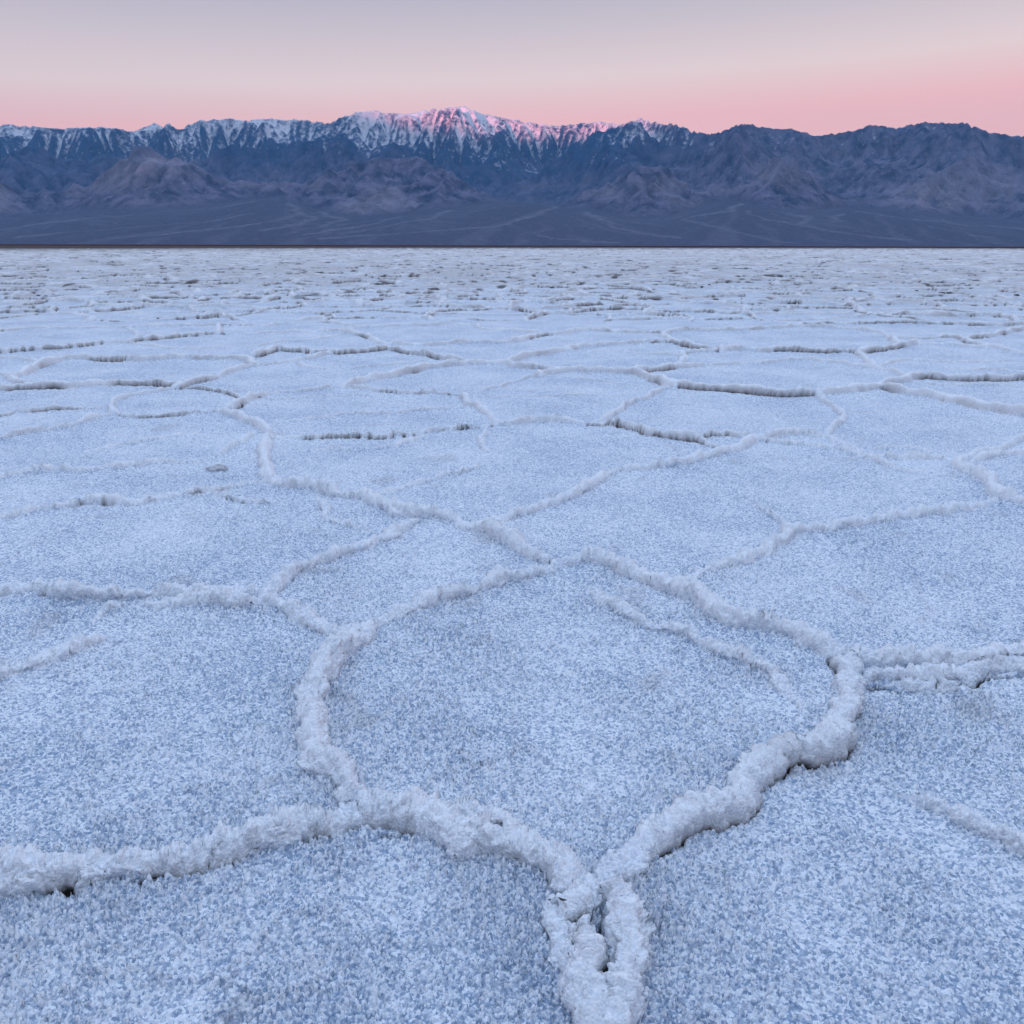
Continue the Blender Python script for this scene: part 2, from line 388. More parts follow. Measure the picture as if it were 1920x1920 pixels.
near = np.clip(1.0 / RR, 0, 1)
# crooked ridge lines: warp the plan a little
nf = np.clip(4 / RR, .08, 1)
wx = X + 0.035 * fbm(X / .35, Y / .35, 2, 11) + 0.020 * nf * fbm(X / .09, Y / .09, 2, 13)
wy = Y + 0.035 * fbm(X / .35, Y / .35, 2, 21) + 0.020 * nf * fbm(X / .09, Y / .09, 2, 23)
wy += 0.05 * np.clip(RR / 12, 0, 1) * perlin(X / .5, Y / .5, 25)
nf = np.clip(5 / RR, .15, 1)
modH = 1.0 + 0.50 * fbm(X / .34, Y / .34, 2, 31, .6) + .32 * nf * fbm(X / .08, Y / .08, 2, 33)
modW = np.clip(1.0 + 0.42 * fbm(X / .26, Y / .26, 2, 37, .6) + .32 * nf * fbm(X / .07, Y / .07, 2, 39), .68, 1.7)

rsp = np.gradient(rr)
val = np.zeros_like(X); rid = np.full(X.shape, -1, np.int32)
ss = np.full(X.shape, 9.0); Hh = np.zeros_like(X); Ww = np.full(X.shape, .05); crk = np.zeros_like(X)
nx = np.zeros_like(X); ny = np.zeros_like(X)
fis = np.zeros_like(X)

def prof(s):
    a = np.abs(s)
    return 0.70 * np.clip(1 - a * a, 0, 1) ** .8 + 0.30 * np.exp(-(a / 1.0) ** 2)

def windows(pts, pad):
    """cut a plan polyline into short pieces with the grid window each can reach"""
    out = []; tot = sum(math.hypot(b[0] - a[0], b[1] - a[1]) for a, b in zip(pts[:-1], pts[1:])); run = 0.0
    for (x0, y0), (x1, y1) in zip(pts[:-1], pts[1:]):
        L = math.hypot(x1 - x0, y1 - y0); n = max(1, int(L / max(.35, .08 * math.hypot(x0, y0))))
        for k in range(n):
            ax, ay = x0 + (x1 - x0) * k / n, y0 + (y1 - y0) * k / n
            bx, by = x0 + (x1 - x0) * (k + 1) / n, y0 + (y1 - y0) * (k + 1) / n
            cx = np.array([min(ax, bx) - pad, max(ax, bx) + pad]); cy = np.array([min(ay, by) - pad, max(ay, by) + pad])
            CX, CY = np.meshgrid(cx, cy)
            a = np.arctan2(CX, CY); r = np.hypot(CX, CY)
            i0, i1 = np.searchsorted(az, [a.min(), a.max()]); j0, j1 = np.searchsorted(rr, [r.min(), r.max()])
            i0 = max(0, i0 - 1); j0 = max(0, j0 - 1); i1 = min(NA, i1 + 1); j1 = min(NR, j1 + 1)
            if i1 > i0 and j1 > j0: out.append((ax, ay, bx, by, slice(i0, i1), slice(j0, j1), (run + L * (k + .5) / n) / tot))
        run += L
    return out

def smooth_px(p):
    """round the traced corners (Catmull-Rom through the points)"""
    p = np.array(p, float)
    if len(p) < 3: return p
    e = np.vstack([2 * p[0] - p[1], p, 2 * p[-1] - p[-2]]); out = []
    for i in range(1, len(e) - 2):
        for t in (0, 1 / 3, 2 / 3):
            a, b, c, d = e[i - 1], e[i], e[i + 1], e[i + 2]
            out.append(0.5 * (2 * b + (c - a) * t + (2 * a - 5 * b + 4 * c - d) * t * t + (3 * b - a - 3 * c + d) * t ** 3))
    return np.array(out + [p[-1]])

# snap loose ends of the traced lines onto a neighbouring line
dense = []
for _, _, p in RID:
    sp_ = smooth_px(p); t = np.linspace(0, len(sp_) - 1, len(sp_) * 6)
    dense.append(np.stack([np.interp(t, np.arange(len(sp_)), sp_[:, k]) for k in (0, 1)], -1))
lines = []
for i, ((w, h), c, p) in enumerate(RID):
    p = [tuple(a) for a in smooth_px(p)]
    for end in (0, -1):
        e = np.array(p[end]); best = (12.0, None)
        tol = 12.0 if e[1] > 700 else 8.0
        for j, dn in enumerate(dense):
            if j == i: continue
            d = np.hypot(dn[:, 0] - e[0], (dn[:, 1] - e[1]) * 1.4); k = d.argmin()
            if 0.5 < d[k] < min(best[0], tol): best = (d[k], tuple(dn[k]))
        if best[1] is not None and w > .05:
            if end == 0: p.insert(0, best[1])
            else: p.append(best[1])
    lines.append((w, h, c, np.array(p)))

for i, (w, h, c, p) in enumerate(lines):
    px, py = ground(p[:, 0], p[:, 1], 0.45 * h)
    thin_end = w < .04
    pts = list(zip(px, py)); npts = len(pts)
    for ax, ay, bx, by, si, sj, fr in windows(pts, 3.2 * w + 0.12):
        qx, qy = wx[si, sj], wy[si, sj]
        dx, dy = bx - ax, by - ay; L2 = dx * dx + dy * dy + 1e-12
        t = np.clip(((qx - ax) * dx + (qy - ay) * dy) / L2, 0, 1)
        ex, ey = qx - ax - t * dx, qy - ay - t * dy
        d = np.hypot(ex, ey)
        mx, my = (ax + bx) / 2, (ay + by) / 2
        L = math.sqrt(L2); kx, ky = -dy / L, dx / L
        if kx * mx + ky * my > 0: kx, ky = -kx, -ky               # points to the camera's side
        side = np.where(ex * kx + ey * ky > 0, 1.0, -1.0)
        W = np.maximum(w * modW[si, sj], rsp[None, sj] * .8); s = side * d / W
        hgt = (h * (.35 + .65 * min(1.0, fr / .2, (1 - fr) / .2)) if thin_end else h) * np.clip(modH[si, sj], .72, 1.9)
        v = hgt * prof(s)
        m = v > val[si, sj]
        for arr, new in ((val, v), (ss, s), (Hh, hgt), (Ww, W)):
            arr[si, sj] = np.where(m, new, arr[si, sj])
        crk[si, sj] = np.where(m, c, crk[si, sj]); rid[si, sj] = np.where(m, i, rid[si, sj])
        nx[si, sj] = np.where(m, kx, nx[si, sj]); ny[si, sj] = np.where(m, ky, ny[si, sj])
fx = X + 0.02 * fbm(X / .10, Y / .10, 3, 41); fy = Y + 0.02 * fbm(X / .10, Y / .10, 3, 43)
fmod = np.clip(0.75 + 1.3 * fbm(X / .12, Y / .12, 2, 45), 0.15, 1.9)
for w, p in FIS:
    p = smooth_px(p); px, py = ground(p[:, 0], p[:, 1], 0.03)
    for ax, ay, bx, by, si, sj, fr in windows(list(zip(px, py)), .12):
        qx, qy = fx[si, sj], fy[si, sj]; dx, dy = bx - ax, by - ay
        t = np.clip(((qx - ax) * dx + (qy - ay) * dy) / (dx * dx + dy * dy + 1e-12), 0, 1)
        d = np.hypot(qx - ax - t * dx, qy - ay - t * dy) / (.8 * w * fmod[si, sj])
        fis[si, sj] = np.maximum(fis[si, sj], np.clip(1.5 - d, 0, 1))

# ------------------------------------------------------------------ beyond the traced area: random polygon net
outz = np.maximum.reduce([(603 - V) / 4.0, (-70 - U) / 40.0, (U - 1990) / 40.0, (V - 1990) / 40.0])
msk = outz > 0
S = np.where(RR[msk] < 30, 1.8, np.where(RR[msk] < 55, 2.5, np.where(RR[msk] < 110, 4.0, 7.0)))
vx = (wx[msk] + 0.30 * fbm(X[msk] / 2.2, Y[msk] / 2.2, 2, 51)) / S
vy = (wy[msk] + 0.30 * fbm(X[msk] / 2.2, Y[msk] / 2.2, 2, 53)) / S
x0, y0 = np.floor(vx), np.floor(vy)
d1 = np.full(vx.shape, 99.0); d2 = d1.copy()
p1 = np.zeros((3, vx.size)); p2 = np.zeros((3, vx.size))
for i in (-2, -1, 0, 1, 2):
    for j in (-2, -1, 0, 1, 2):
        cx, cy = x0 + i, y0 + j
        sx, sy = cx + .08 + .84 * hsh(cx, cy, 61), cy + .08 + .84 * hsh(cx, cy, 62)
        d = (sx - vx) ** 2 + (sy - vy) ** 2
        key = (cx + 5000) * 20000 + (cy + 5000) + np.rint(S * 10) * 1e9
        m1 = d < d1; m2 = (~m1) & (d < d2)
        d2 = np.where(m1, d1, np.where(m2, d, d2))
        new = np.stack([sx, sy, key])
        p2 = np.where(m1, p1, np.where(m2, new, p2)); d1 = np.where(m1, d, d1); p1 = np.where(m1, new, p1)
gx, gy = p2[0] - p1[0], p2[1] - p1[1]; gl = np.hypot(gx, gy) + 1e-9
ed = (d2 - d1) / (2 * gl) * S
er = (np.minimum(p1[2], p2[2]) % 1e9).astype(np.int64); er2 = (np.maximum(p1[2], p2[2]) % 1e9).astype(np.int64)
rnd = hsh(er % 65521, er2 % 65521, 71); rnd2 = hsh(er % 65521, er2 % 65521, 72)
far = RR[msk]
drow = np.broadcast_to(rsp[None, :], RR.shape)[msk]    # spacing of the mesh rows out there
w = np.maximum(np.where(rnd < .30, .030, np.where(rnd < .65, .045, .062)) * modW[msk], drow * .75)
h = np.where(rnd < .30, .035, np.where(rnd < .65, .060, .090)) * np.clip(modH[msk], .35, 1.8) * np.clip(outz[msk], 0, 1) * (1 + np.clip(far / 150, 0, 1))
camside = np.where(-(gx * X[msk] + gy * Y[msk]) > 0, -1.0, 1.0)   # cell 1's side of the edge: nearer or farther
s = ed / w * camside
v = h * prof(s)
old = val[msk]; m = v > old
for arr, new in ((val, v), (ss, s), (Hh, h), (Ww, w), (crk, np.where(rnd2 > .50, .95, np.where(rnd2 > .30, .5, .1)))):
    t_ = arr[msk]; arr[msk] = np.where(m, new, t_)
ekey = np.unique(er * 400000000 + er2 + np.rint(S * 10).astype(np.int64) * 7, return_inverse=True)[1].astype(np.int32) + 1000
ckey = np.unique(p1[2], return_inverse=True)[1].astype(np.int32)
t_ = rid[msk]; rid[msk] = np.where(m, ekey, t_)
kx, ky = -gx / gl * camside, -gy / gl * camside
kk = np.where(kx * X[msk] + ky * Y[msk] > 0, -1, 1)
t_ = nx[msk]; nx[msk] = np.where(m, kx * kk, t_); t_ = ny[msk]; ny[msk] = np.where(m, ky * kk, t_)

# ------------------------------------------------------------------ more rows where a ridge face turns to the camera
dz = np.gradient(val, axis=1) / np.gradient(RR, axis=1)
wrow = np.clip(1 + 1.1 * np.clip(dz, -.6, 4) * (RR / HC), .45, 4.5)
wrow = (wrow + np.roll(wrow, 1, 1) + np.roll(wrow, -1, 1)) / 3
for _ in range(3):                                  # even along the azimuth, so neighbouring columns stay in step
    c_ = np.cumsum(np.pad(wrow, ((13, 12), (0, 0)), mode='edge'), axis=0)
    wrow = (c_[25 - 1:] - np.vstack([np.zeros((1, NR)), c_[:-25]])) / 25
cum = np.cumsum(wrow, axis=1); cum -= cum[:, :1]
NR2 = NR
fidx = np.empty((NA, NR2), np.float32)
for i in range(NA):
    fidx[i] = np.interp(np.linspace(0, cum[i, -1], NR2), cum[i], np.arange(NR))
k0 = np.minimum(fidx.astype(np.int32), NR - 2); kf = fidx - k0
ka = np.arange(NA)[:, None]
def res(f): return (f[ka, k0] * (1 - kf) + f[ka, k0 + 1] * kf).astype(np.float32)
kn = np.minimum(np.rint(fidx).astype(np.int32), NR - 1)
rr_row = np.rint(fidx).astype(np.int32)
same = (rid[ka, k0] == rid[ka, k0 + 1]) & (np.abs(ss[ka, k0] - ss[ka, k0 + 1]) < 1.2)
kf1 = kf; kf = np.where(same, kf, np.rint(kf))
ss, Hh, Ww, crk, nx, ny = (res(f) for f in (ss, Hh, Ww, crk, nx, ny))
kf = kf1
RR, val, fis = (res(f) for f in (RR, val, fis))
rid = rid[ka, kn]; outz_c = outz[::3, ::3]; outz = res(outz)
msk0 = msk; msk = msk[ka, kn]
ckg = np.zeros((NA, NR), np.int32); ckg[msk0] = ckey; ckg = ckg[ka, kn]
AZ = np.broadcast_to(az[:, None], RR.shape).astype(np.float32)
X = RR * np.sin(AZ); Y = RR * np.cos(AZ); U, V = project(X, Y, np.zeros_like(X))
NRO, NR = NR, NR2
print('near grid', NA, NR, NA * NR * 2)

# ------------------------------------------------------------------ relief
inr = sstep(1.25, 0.75, np.abs(ss)) * sstep(.008, .02, Hh)           # on the ridge body
big = np.clip(Hh / .05, 0, 1)
un = np.sign(ss) * np.clip(Hh - val, 0, .12) * (np.abs(ss) < 1.15)          # unroll the ridge faces so lumps keep their size
Xn = X + nx * un; Yn = Y + ny * un
clump, clr = worley(Xn / .048 + 3, Yn / .048, 81); cl2, cr2 = worley(Xn / .021, Yn / .021 + 5, 84)
GS = .0118
g1, gr1, go1, gp1 = worley(Xn / GS + .5 * perlin(Xn / .02, Yn / .02, 86), Yn / GS, 87, True)
g2, gr2 = worley(Xn / .0062, Yn / .0062, 90)
rough = np.clip(0.90 + 0.55 * fbm(X / .45, Y / .45, 4, 94) + 0.40 * perlin(X / 2.1, Y / 2.1, 97), .35, 2.0)
rough *= np.clip(2.7 / RR, .3, 1)
edge_rough = 1 + 0.7 * np.exp(-np.clip(np.abs(ss) - 1, 0, 9) * Ww / .12) * sstep(-.25, .25, perlin(X / .35, Y / .35, 98))
cap1 = np.clip(1 - g1 / .70, 0, 1) ** .75; cap2 = np.sqrt(np.clip(1 - (g2 / .65) ** 2, 0, 1))
capc = np.sqrt(np.clip(1 - (clump / .75) ** 2, 0, 1)); capm = np.sqrt(np.clip(1 - (cl2 / .70) ** 2, 0, 1))
grain = (cap1 * (.15 + 1.0 * gr1 ** 1.2) * .0165 + cap2 * gr2 * .0055 + capm * cr2 ** 2 * .0080) * rough * edge_rough
grain = grain + capm * cr2 * .016 * np.exp(-np.clip(np.abs(ss) - .9, 0, 9) * Ww / .045) * sstep(-.2, .4, perlin(X / .2, Y / .2, 99)) * big * np.clip(3 / RR, 0, 1)
lump = capc * clr ** 1.2 * .020 + capm * (.1 + cr2) * .0185 + np.sqrt(np.clip(1 - (g1 / .75) ** 2, 0, 1)) * (.3 + gr1) * .0055 + cap2 * .0022
wr1 = fbm(X / 1.1, Y / 1.1, 3, 151); wr2 = fbm(X / .55 + 4, Y / .55, 3, 155)
wrink = .012 * np.exp(-(wr1 / .035) ** 2) * sstep(.05, .35, fbm(X / 1.6, Y / 1.6, 2, 158)) + .008 * np.exp(-(wr2 / .045) ** 2) * sstep(.15, .4, fbm(X / 1.2, Y / 1.2, 2, 161))
und = wrink * (.5 + gr1) + 0.010 * fbm(X / .9, Y / .9, 3, 101) + 0.018 * perlin(X / 3.2, Y / 3.2, 104)
dish = 0.018 * np.exp(-np.clip(np.abs(ss) - 1, 0, 99) * Ww / .22) * big                # plates turn up slightly at the rims
# crack under the camera-facing lip
csc = np.where(RR < 9, .22, 1.0)
cn = fbm(X / csc, Y / csc, 3, 111)
cstr = np.clip((crk - .45 + .75 * cn) * 3.0, 0, 1) * np.clip(crk * 4, 0, 1)
nf = np.clip(4 / RR, .05, 1)
gw = .27 + .18 * nf * np.clip(fbm(X / .06, Y / .06, 2, 113) + .3, 0, 1.2)
groove = np.exp(-((ss - 1.0 + .10 * nf * perlin(X / .05, Y / .05, 115)) / gw) ** 2) * cstr
lip = np.exp(-((ss - .55) / .33) ** 2) * cstr
Z = val * (1 - .25 * groove) + grain * (1 - .85 * inr) + und + dish
Z -= groove * np.minimum(.055, 1.2 * Ww) + fis * .034
steep = np.exp(-((ss - .9) / .25) ** 2) * inr * big
push = .30 * Ww * lip * (RR < 60)
flare = GS * .40 * cap1 * (RR < 5) * (1 - inr)
lump = lump * inr * (.35 + .65 * big) * np.clip(4 / RR, .10, 1)
sa = np.clip(np.abs(ss), 0, 1.3)
nh = np.sign(ss) * np.clip((1.12 * sa * np.clip(1.05 - sa * sa, .05, 1) ** -.2 + .6 * sa * np.exp(-sa * sa)) * Hh / Ww, 0, 1.3) * (RR < 40)
nl = 1 / np.sqrt(1 + nh * nh)
Z += lump * nl; push = push + lump * nh * nl
X2 = X + nx * push - go1 * flare; Y2 = Y + ny * push - gp1 * flare
# far mud patches and the muddy rim of the flat
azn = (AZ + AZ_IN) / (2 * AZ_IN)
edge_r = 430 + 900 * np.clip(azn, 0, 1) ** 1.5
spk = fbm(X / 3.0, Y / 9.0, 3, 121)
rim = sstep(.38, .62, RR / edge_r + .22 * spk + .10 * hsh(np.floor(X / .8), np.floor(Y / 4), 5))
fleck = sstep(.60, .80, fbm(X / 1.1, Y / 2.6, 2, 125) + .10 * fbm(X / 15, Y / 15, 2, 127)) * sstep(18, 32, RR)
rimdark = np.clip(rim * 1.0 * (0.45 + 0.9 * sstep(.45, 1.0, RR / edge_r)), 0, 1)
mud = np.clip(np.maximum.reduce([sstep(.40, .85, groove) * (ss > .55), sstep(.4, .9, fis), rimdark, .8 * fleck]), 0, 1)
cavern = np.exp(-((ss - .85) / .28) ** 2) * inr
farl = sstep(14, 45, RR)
stain_shade = np.clip(farl * (.55 * inr * sstep(-.3, .4, fbm(X / 2.5, Y / 2.5, 2, 165)) + .30 * sstep(-.1, .7, fbm(X / 6, Y / 16, 3, 167))) + .35 * cavern * sstep(.05, .7, fbm(X / .5, Y / .5, 3, 131)) * big
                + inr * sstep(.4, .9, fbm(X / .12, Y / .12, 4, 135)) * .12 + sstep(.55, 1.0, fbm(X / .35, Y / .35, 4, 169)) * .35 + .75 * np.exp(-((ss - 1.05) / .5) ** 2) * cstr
                + np.clip(rim, 0, 1) * .5, 0, 1)
tone = np.clip(.62 + .22 * (gr1 - .5) + .20 * fbm(X / .8, Y / .8, 4, 141), 0, 1)
side_shade = sstep(.05, .55, ss) * sstep(1.5, 1.05, ss) * (Hh > .012)             # greyish ridge sides, with shade painted into faces turned to the camera
stain_shade = np.clip(stain_shade + side_shade * (.03 + .60 * sstep(4, 11, RR)) * (.75 + .5 * fbm(X / .6, Y / .6, 2, 171)) + .44 * sstep(9, 50, RR), 0, 1)
ridge_a = np.clip(inr * (.4 + .6 * big), 0, 1)
co_all = np.stack([X2, Y2, Z], -1)

# ------------------------------------------------------------------ plates: flood-fill between the traced lines on a coarse grid
ST = 3
ca, cr = az[::ST], rr[::ST]
bar = np.zeros((len(ca), len(cr)), bool)
for w, h, c, p in lines:
    if w < .04: continue
    px, py = ground(p[:, 0], p[:, 1], 0.0)
    fa = np.interp(np.arctan2(px, py), ca, np.arange(len(ca))); fr = np.interp(np.hypot(px, py), cr, np.arange(len(cr)))
    for k in range(len(fa) - 1):
        n = int(4 * max(abs(fa[k + 1] - fa[k]), abs(fr[k + 1] - fr[k]))) + 2
        t = np.linspace(0, 1, n)
        bar[np.rint(fa[k] + (fa[k + 1] - fa[k]) * t).astype(int), np.rint(fr[k] + (fr[k + 1] - fr[k]) * t).astype(int)] = True
blk = (bar | (outz_c > 0)).tolist()
lab = [[-1] * len(cr) for _ in range(len(ca))]; nlab = 0
for a0 in range(len(ca)):
    for r0 in range(len(cr)):
        if blk[a0][r0] or lab[a0][r0] >= 0: continue
        stack = [(a0, r0)]; lab[a0][r0] = nlab; cells = []
        while stack:
            i, j = stack.pop(); cells.append((i, j))
            for i2, j2 in ((i + 1, j), (i - 1, j), (i, j + 1), (i, j - 1)):
                if 0 <= i2 < len(ca) and 0 <= j2 < len(cr) and not blk[i2][j2] and lab[i2][j2] < 0:
                    lab[i2][j2] = nlab; stack.append((i2, j2))
        if len(cells) < 12:
            for i, j in cells: lab[i][j] = -2
        else: nlab += 1
lab = np.array(lab)
for _ in range(8):                                  # grow the labels over the barriers
    for ax_, d_ in ((0, 1), (0, -1), (1, 1), (1, -1)):
        r_ = np.roll(lab, d_, ax_); lab = np.where((lab < 0) & (r_ >= 0), r_, lab)
ii = np.minimum(np.arange(NA) // ST, len(ca) - 1); plate = lab[ii[:, None], np.minimum(kn // ST, len(cr) - 1)]
plate = np.where(plate < 0, 0, plate)
plate = np.where(msk, ckg + 10000, plate)

# ------------------------------------------------------------------ one object for each plate and each ridge; the far rest as one crust
body = (np.abs(ss) < 1.05) & (rid >= 0) & (Hh > .012)
ident = np.where(body, rid + 1000000, plate)
fid = ident[:-1, :-1].ravel()
pxarea = 1.0                                        # every grid cell is about one picture cell
inview = ((U > 0) & (U < 1920) & (V < 1920))[:-1, :-1].ravel()
uid, inv, cnt = np.unique(fid, return_inverse=True, return_counts=True)
seen = np.bincount(inv, weights=inview * 1.0, minlength=len(uid)) + cnt * 1e-6
isr = uid >= 1000000
keep = np.zeros(len(uid), bool)
for sel in (isr, ~isr):
    idx = np.where(sel)[0]; idx = idx[np.argsort(-seen[idx])][:290]; keep[idx[seen[idx] > 14]] = True
cls = np.where(keep[inv], inv, np.where(isr[inv], -1, -2))
order = np.argsort(cls, kind='stable'); cs = cls[order]
starts = np.concatenate([[0], np.where(np.diff(cs))[0] + 1, [len(cs)]])
flatco = co_all.reshape(-1, 3); A = {'ridge': ridge_a.ravel(), 'mud': mud.ravel(), 'stain_shade': stain_shade.ravel(), 'tone': tone.ravel()}
fi, fj = np.divmod(np.arange((NA - 1) * (NR - 1)), NR - 1)
v00 = fi * NR + fj
quads_all = np.stack([v00, v00 + NR, v00 + NR + 1, v00 + 1], -1)
# shading normals of the whole sheet, so that the joins between neighbours do not show
c4 = co_all
fn = np.cross(c4[1:, 1:] - c4[:-1, :-1], c4[:-1, 1:] - c4[1:, :-1])
NN = np.zeros_like(c4)
for a_, b_ in ((slice(None, -1), slice(None, -1)), (slice(1, None), slice(None, -1)), (slice(None, -1), slice(1, None)), (slice(1, None), slice(1, None))):
    NN[a_, b_] += fn
NN /= np.linalg.norm(NN, axis=-1, keepdims=True) + 1e-20
print('normals up', float((NN[..., 2] > 0).mean()))
NN = NN.reshape(-1, 3).astype(np.float32)
for a, b in zip(starts[:-1], starts[1:]):
    c = cs[a]; f = order[a:b]; qd = quads_all[f]
    uv, qi = np.unique(qd, return_inverse=True)
    nm = ('salt_ridge' if isr[c] else 'salt_plate') if c >= 0 else ('salt_ridge_field' if c == -1 else 'salt_crust')
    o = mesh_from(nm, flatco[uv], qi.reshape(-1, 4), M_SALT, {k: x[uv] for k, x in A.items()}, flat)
    o.data.normals_split_custom_set_from_vertices(NN[uv])
    if c < 0: o['kind'] = 'stuff'

# ------------------------------------------------------------------ mountains across the basin
def crest(pts, dist, wob, seed):
    """photo outline at a given distance (km) -> crest height and distance over X"""
    p = np.array(pts, float); u = np.arange(p[0, 0], p[-1, 0], 6.0); v = np.interp(u, p[:, 0], p[:, 1])
    D = (np.interp(u, *zip(*dist)) + wob * fbm(u / 220.0, u * 0 + .5, 2, seed)) * 1000
    d = ray(u, v); t = D / d[:, 1]
    return d[:, 0] * t, D, HC + d[:, 2] * t

SKY = [(-300,246),(-200,240),(-100,244),(0,234),(15,233),(35,236),(70,237),(100,241),(150,239),(200,238),(225,242),(250,246),(270,238),(295,230),(320,235),(338,242),(352,234),(375,225),(400,225),(430,222),(460,226),(495,222),(530,224),(565,224),(600,229),(625,228),(640,218),(660,213),(690,207),(705,207),(720,211),(760,213),(780,212),(800,205),(830,204),(850,200),(875,200),(885,207),(910,214),(950,222),(1000,230),(1050,237),(1070,232),(1095,232),(1115,228),(1135,228),(1160,234),(1180,228),(1200,220),(1215,224),(1240,232),(1265,231),(1290,242),(1320,250),(1340,251),(1360,243),(1393,230),(1420,236),(1450,241),(1490,242),(1530,255),(1560,250),(1600,245),(1635,233),(1680,240),(1725,229),(1780,231),(1815,230),(1850,246),(1900,255),(1920,254),(2020,246),(2120,252),(2250,248)]
MID = [(-300,300),(-100,285),(0,278),(60,285),(100,300),(160,296),(200,285),(240,272),(290,264),(340,268),(380,282),(440,296),(500,302),(540,288),(580,264),(640,247),(670,258),(710,264),(760,285),(810,302),(850,330),(900,350),(960,345),(1000,338),(1040,312),(1080,282),(1120,262),(1160,238),(1200,228),(1240,262),(1300,275),(1360,262),(1395,248),(1440,275),(1500,305),(1540,330),(1600,300),(1640,280),(1700,262),(1740,255),(1800,262),(1860,275),(1920,285),(2020,290),(2250,300)]
LOW = [(-300,360),(-100,350),(0,352),(60,360),(110,362),(150,345),(200,320),(260,291),(310,283),(340,284),(362,293),(400,315),(440,340),(480,350),(540,345),(580,335),(620,318),(660,300),(720,298),(770,300),(820,308),(870,328),(905,350),(940,378),(990,392),(1040,392),(1075,362),(1110,340),(1160,325),(1210,312),(1245,318),(1290,335),(1340,358),(1380,362),(1410,330),(1440,300),(1470,287),(1510,305),(1550,330),(1590,372),(1640,376),(1690,350),(1735,335),(1770,352),(1820,380),(1870,372),(1920,365),(2020,350),(2250,355)]
FOOT = [(-300,415),(0,413),(100,405),(180,398),(300,391),(400,386),(470,374),(540,378),(600,395),(680,408),(740,402),(850,388),(940,378),(1010,385),(1040,392),(1100,390),(1180,402),(1250,405),(1320,388),(1390,378),(1430,388),(1500,396),(1600,390),(1680,398),(1800,408),(1920,418),(2250,420)]
CE = 42.0
gxs = np.arange(-17500, 17500, CE); gys = np.arange(7900, 26000, CE)
MX, MY = np.meshgrid(gxs, gys, indexing='ij')
def tent(layer, dist, wob, seed, sf, sb):
    cx, cy, cz = crest(layer, dist, wob, seed)
    # parameter: the direction from the origin, so outlines keep their place
    th = np.arctan2(cx, cy); tg = np.arctan2(MX, MY)
    yc = np.interp(tg, th, cy); zc = np.interp(tg, th, cz)
    dd = MY - yc
    return zc - np.where(dd < 0, -dd * sf, dd * sb), dd, zc
n1 = fbm(MX / 2600, MY / 2600, 6, 201, .55); n2 = fbm(MX / 900, MY / 900, 5, 207, .6)
wxx = MX + 500 * fbm(MX / 1800, MY / 1800, 3, 211); 
foot_x, foot_y, foot_z = crest(FOOT, [(-400, 11.6), (960, 12.0), (2400, 11.4)], .25, 221)
th = np.arctan2(foot_x, foot_y); tg = np.arctan2(MX, MY)
fy_, fz_ = np.interp(tg, th, foot_y), np.interp(tg, th, foot_z)
toe = 8300.0
tf = (MY - toe) / (fy_ - toe)
fan = fz_ * np.clip(tf, 0, 1.25) ** 1.12
fan = np.where(tf > 1, fz_ + (MY - fy_) * .05, fan)
t2, dd2, z2 = tent(LOW, [(-400, 13.4), (300, 14.0), (760, 14.0), (1040, 13.2), (1250, 13.8), (2400, 13.4)], .5, 231, .42, .30)
t1, dd1, z1 = tent(MID, [(-400, 17.2), (640, 17.5), (1200, 18.5), (1400, 15.8), (2400, 15.8)], .6, 241, .50, .30)
t0, dd0, z0 = tent(SKY, [(-400, 21.5), (860, 22.5), (1200, 21.5), (1400, 17.8), (2400, 17.6)], .35, 251, .62, .55)
hgt = np.maximum.reduce([t0, t1, t2])
spur = 1 - np.abs(fbm(MX / 2000 + .25 * n1, MY / 3600, 3, 217)) * 2.4
Zm = np.maximum(hgt + (200 * n1 + 110 * n2 + 330 * (spur - .6)) * sstep(0, 900, hgt - fan), fan)
rockz = sstep(-60, 200, hgt - fan)

def drain(rec, n):
    """drainage count by pointer doubling; outlets stop the walk"""
    sink = rec == np.arange(n); A_c = np.ones(n)
    R_ = np.where(sink, n, rec)                       # n is the void
    R_ = np.append(R_, n); A_c = np.append(A_c, 0.0)
    for _ in range(11):
        add = np.bincount(R_, weights=A_c, minlength=n + 1); add[n] = 0
        A_c = A_c + add; R_ = R_[R_]
    return A_c[:n]

def receivers(z, dx):
    H_, W_ = z.shape; idx = np.arange(H_ * W_).reshape(H_, W_)
    zp = np.pad(z, 1, mode='edge'); ip = np.pad(idx, 1, mode='edge')
    best = np.zeros_like(z); rec = idx.copy(); lo = np.full(z.shape, 1e9)
    for i in (-1, 0, 1):
        for j in (-1, 0, 1):
            if i == 0 and j == 0: continue
            zn = zp[1 + i:1 + i + H_, 1 + j:1 + j + W_]
            s_ = (z - zn) / (dx * math.hypot(i, j)); m_ = s_ > best
            best = np.where(m_, s_, best); rec = np.where(m_, ip[1 + i:1 + i + H_, 1 + j:1 + j + W_], rec); lo = np.minimum(lo, zn)
    return rec.ravel(), best, lo

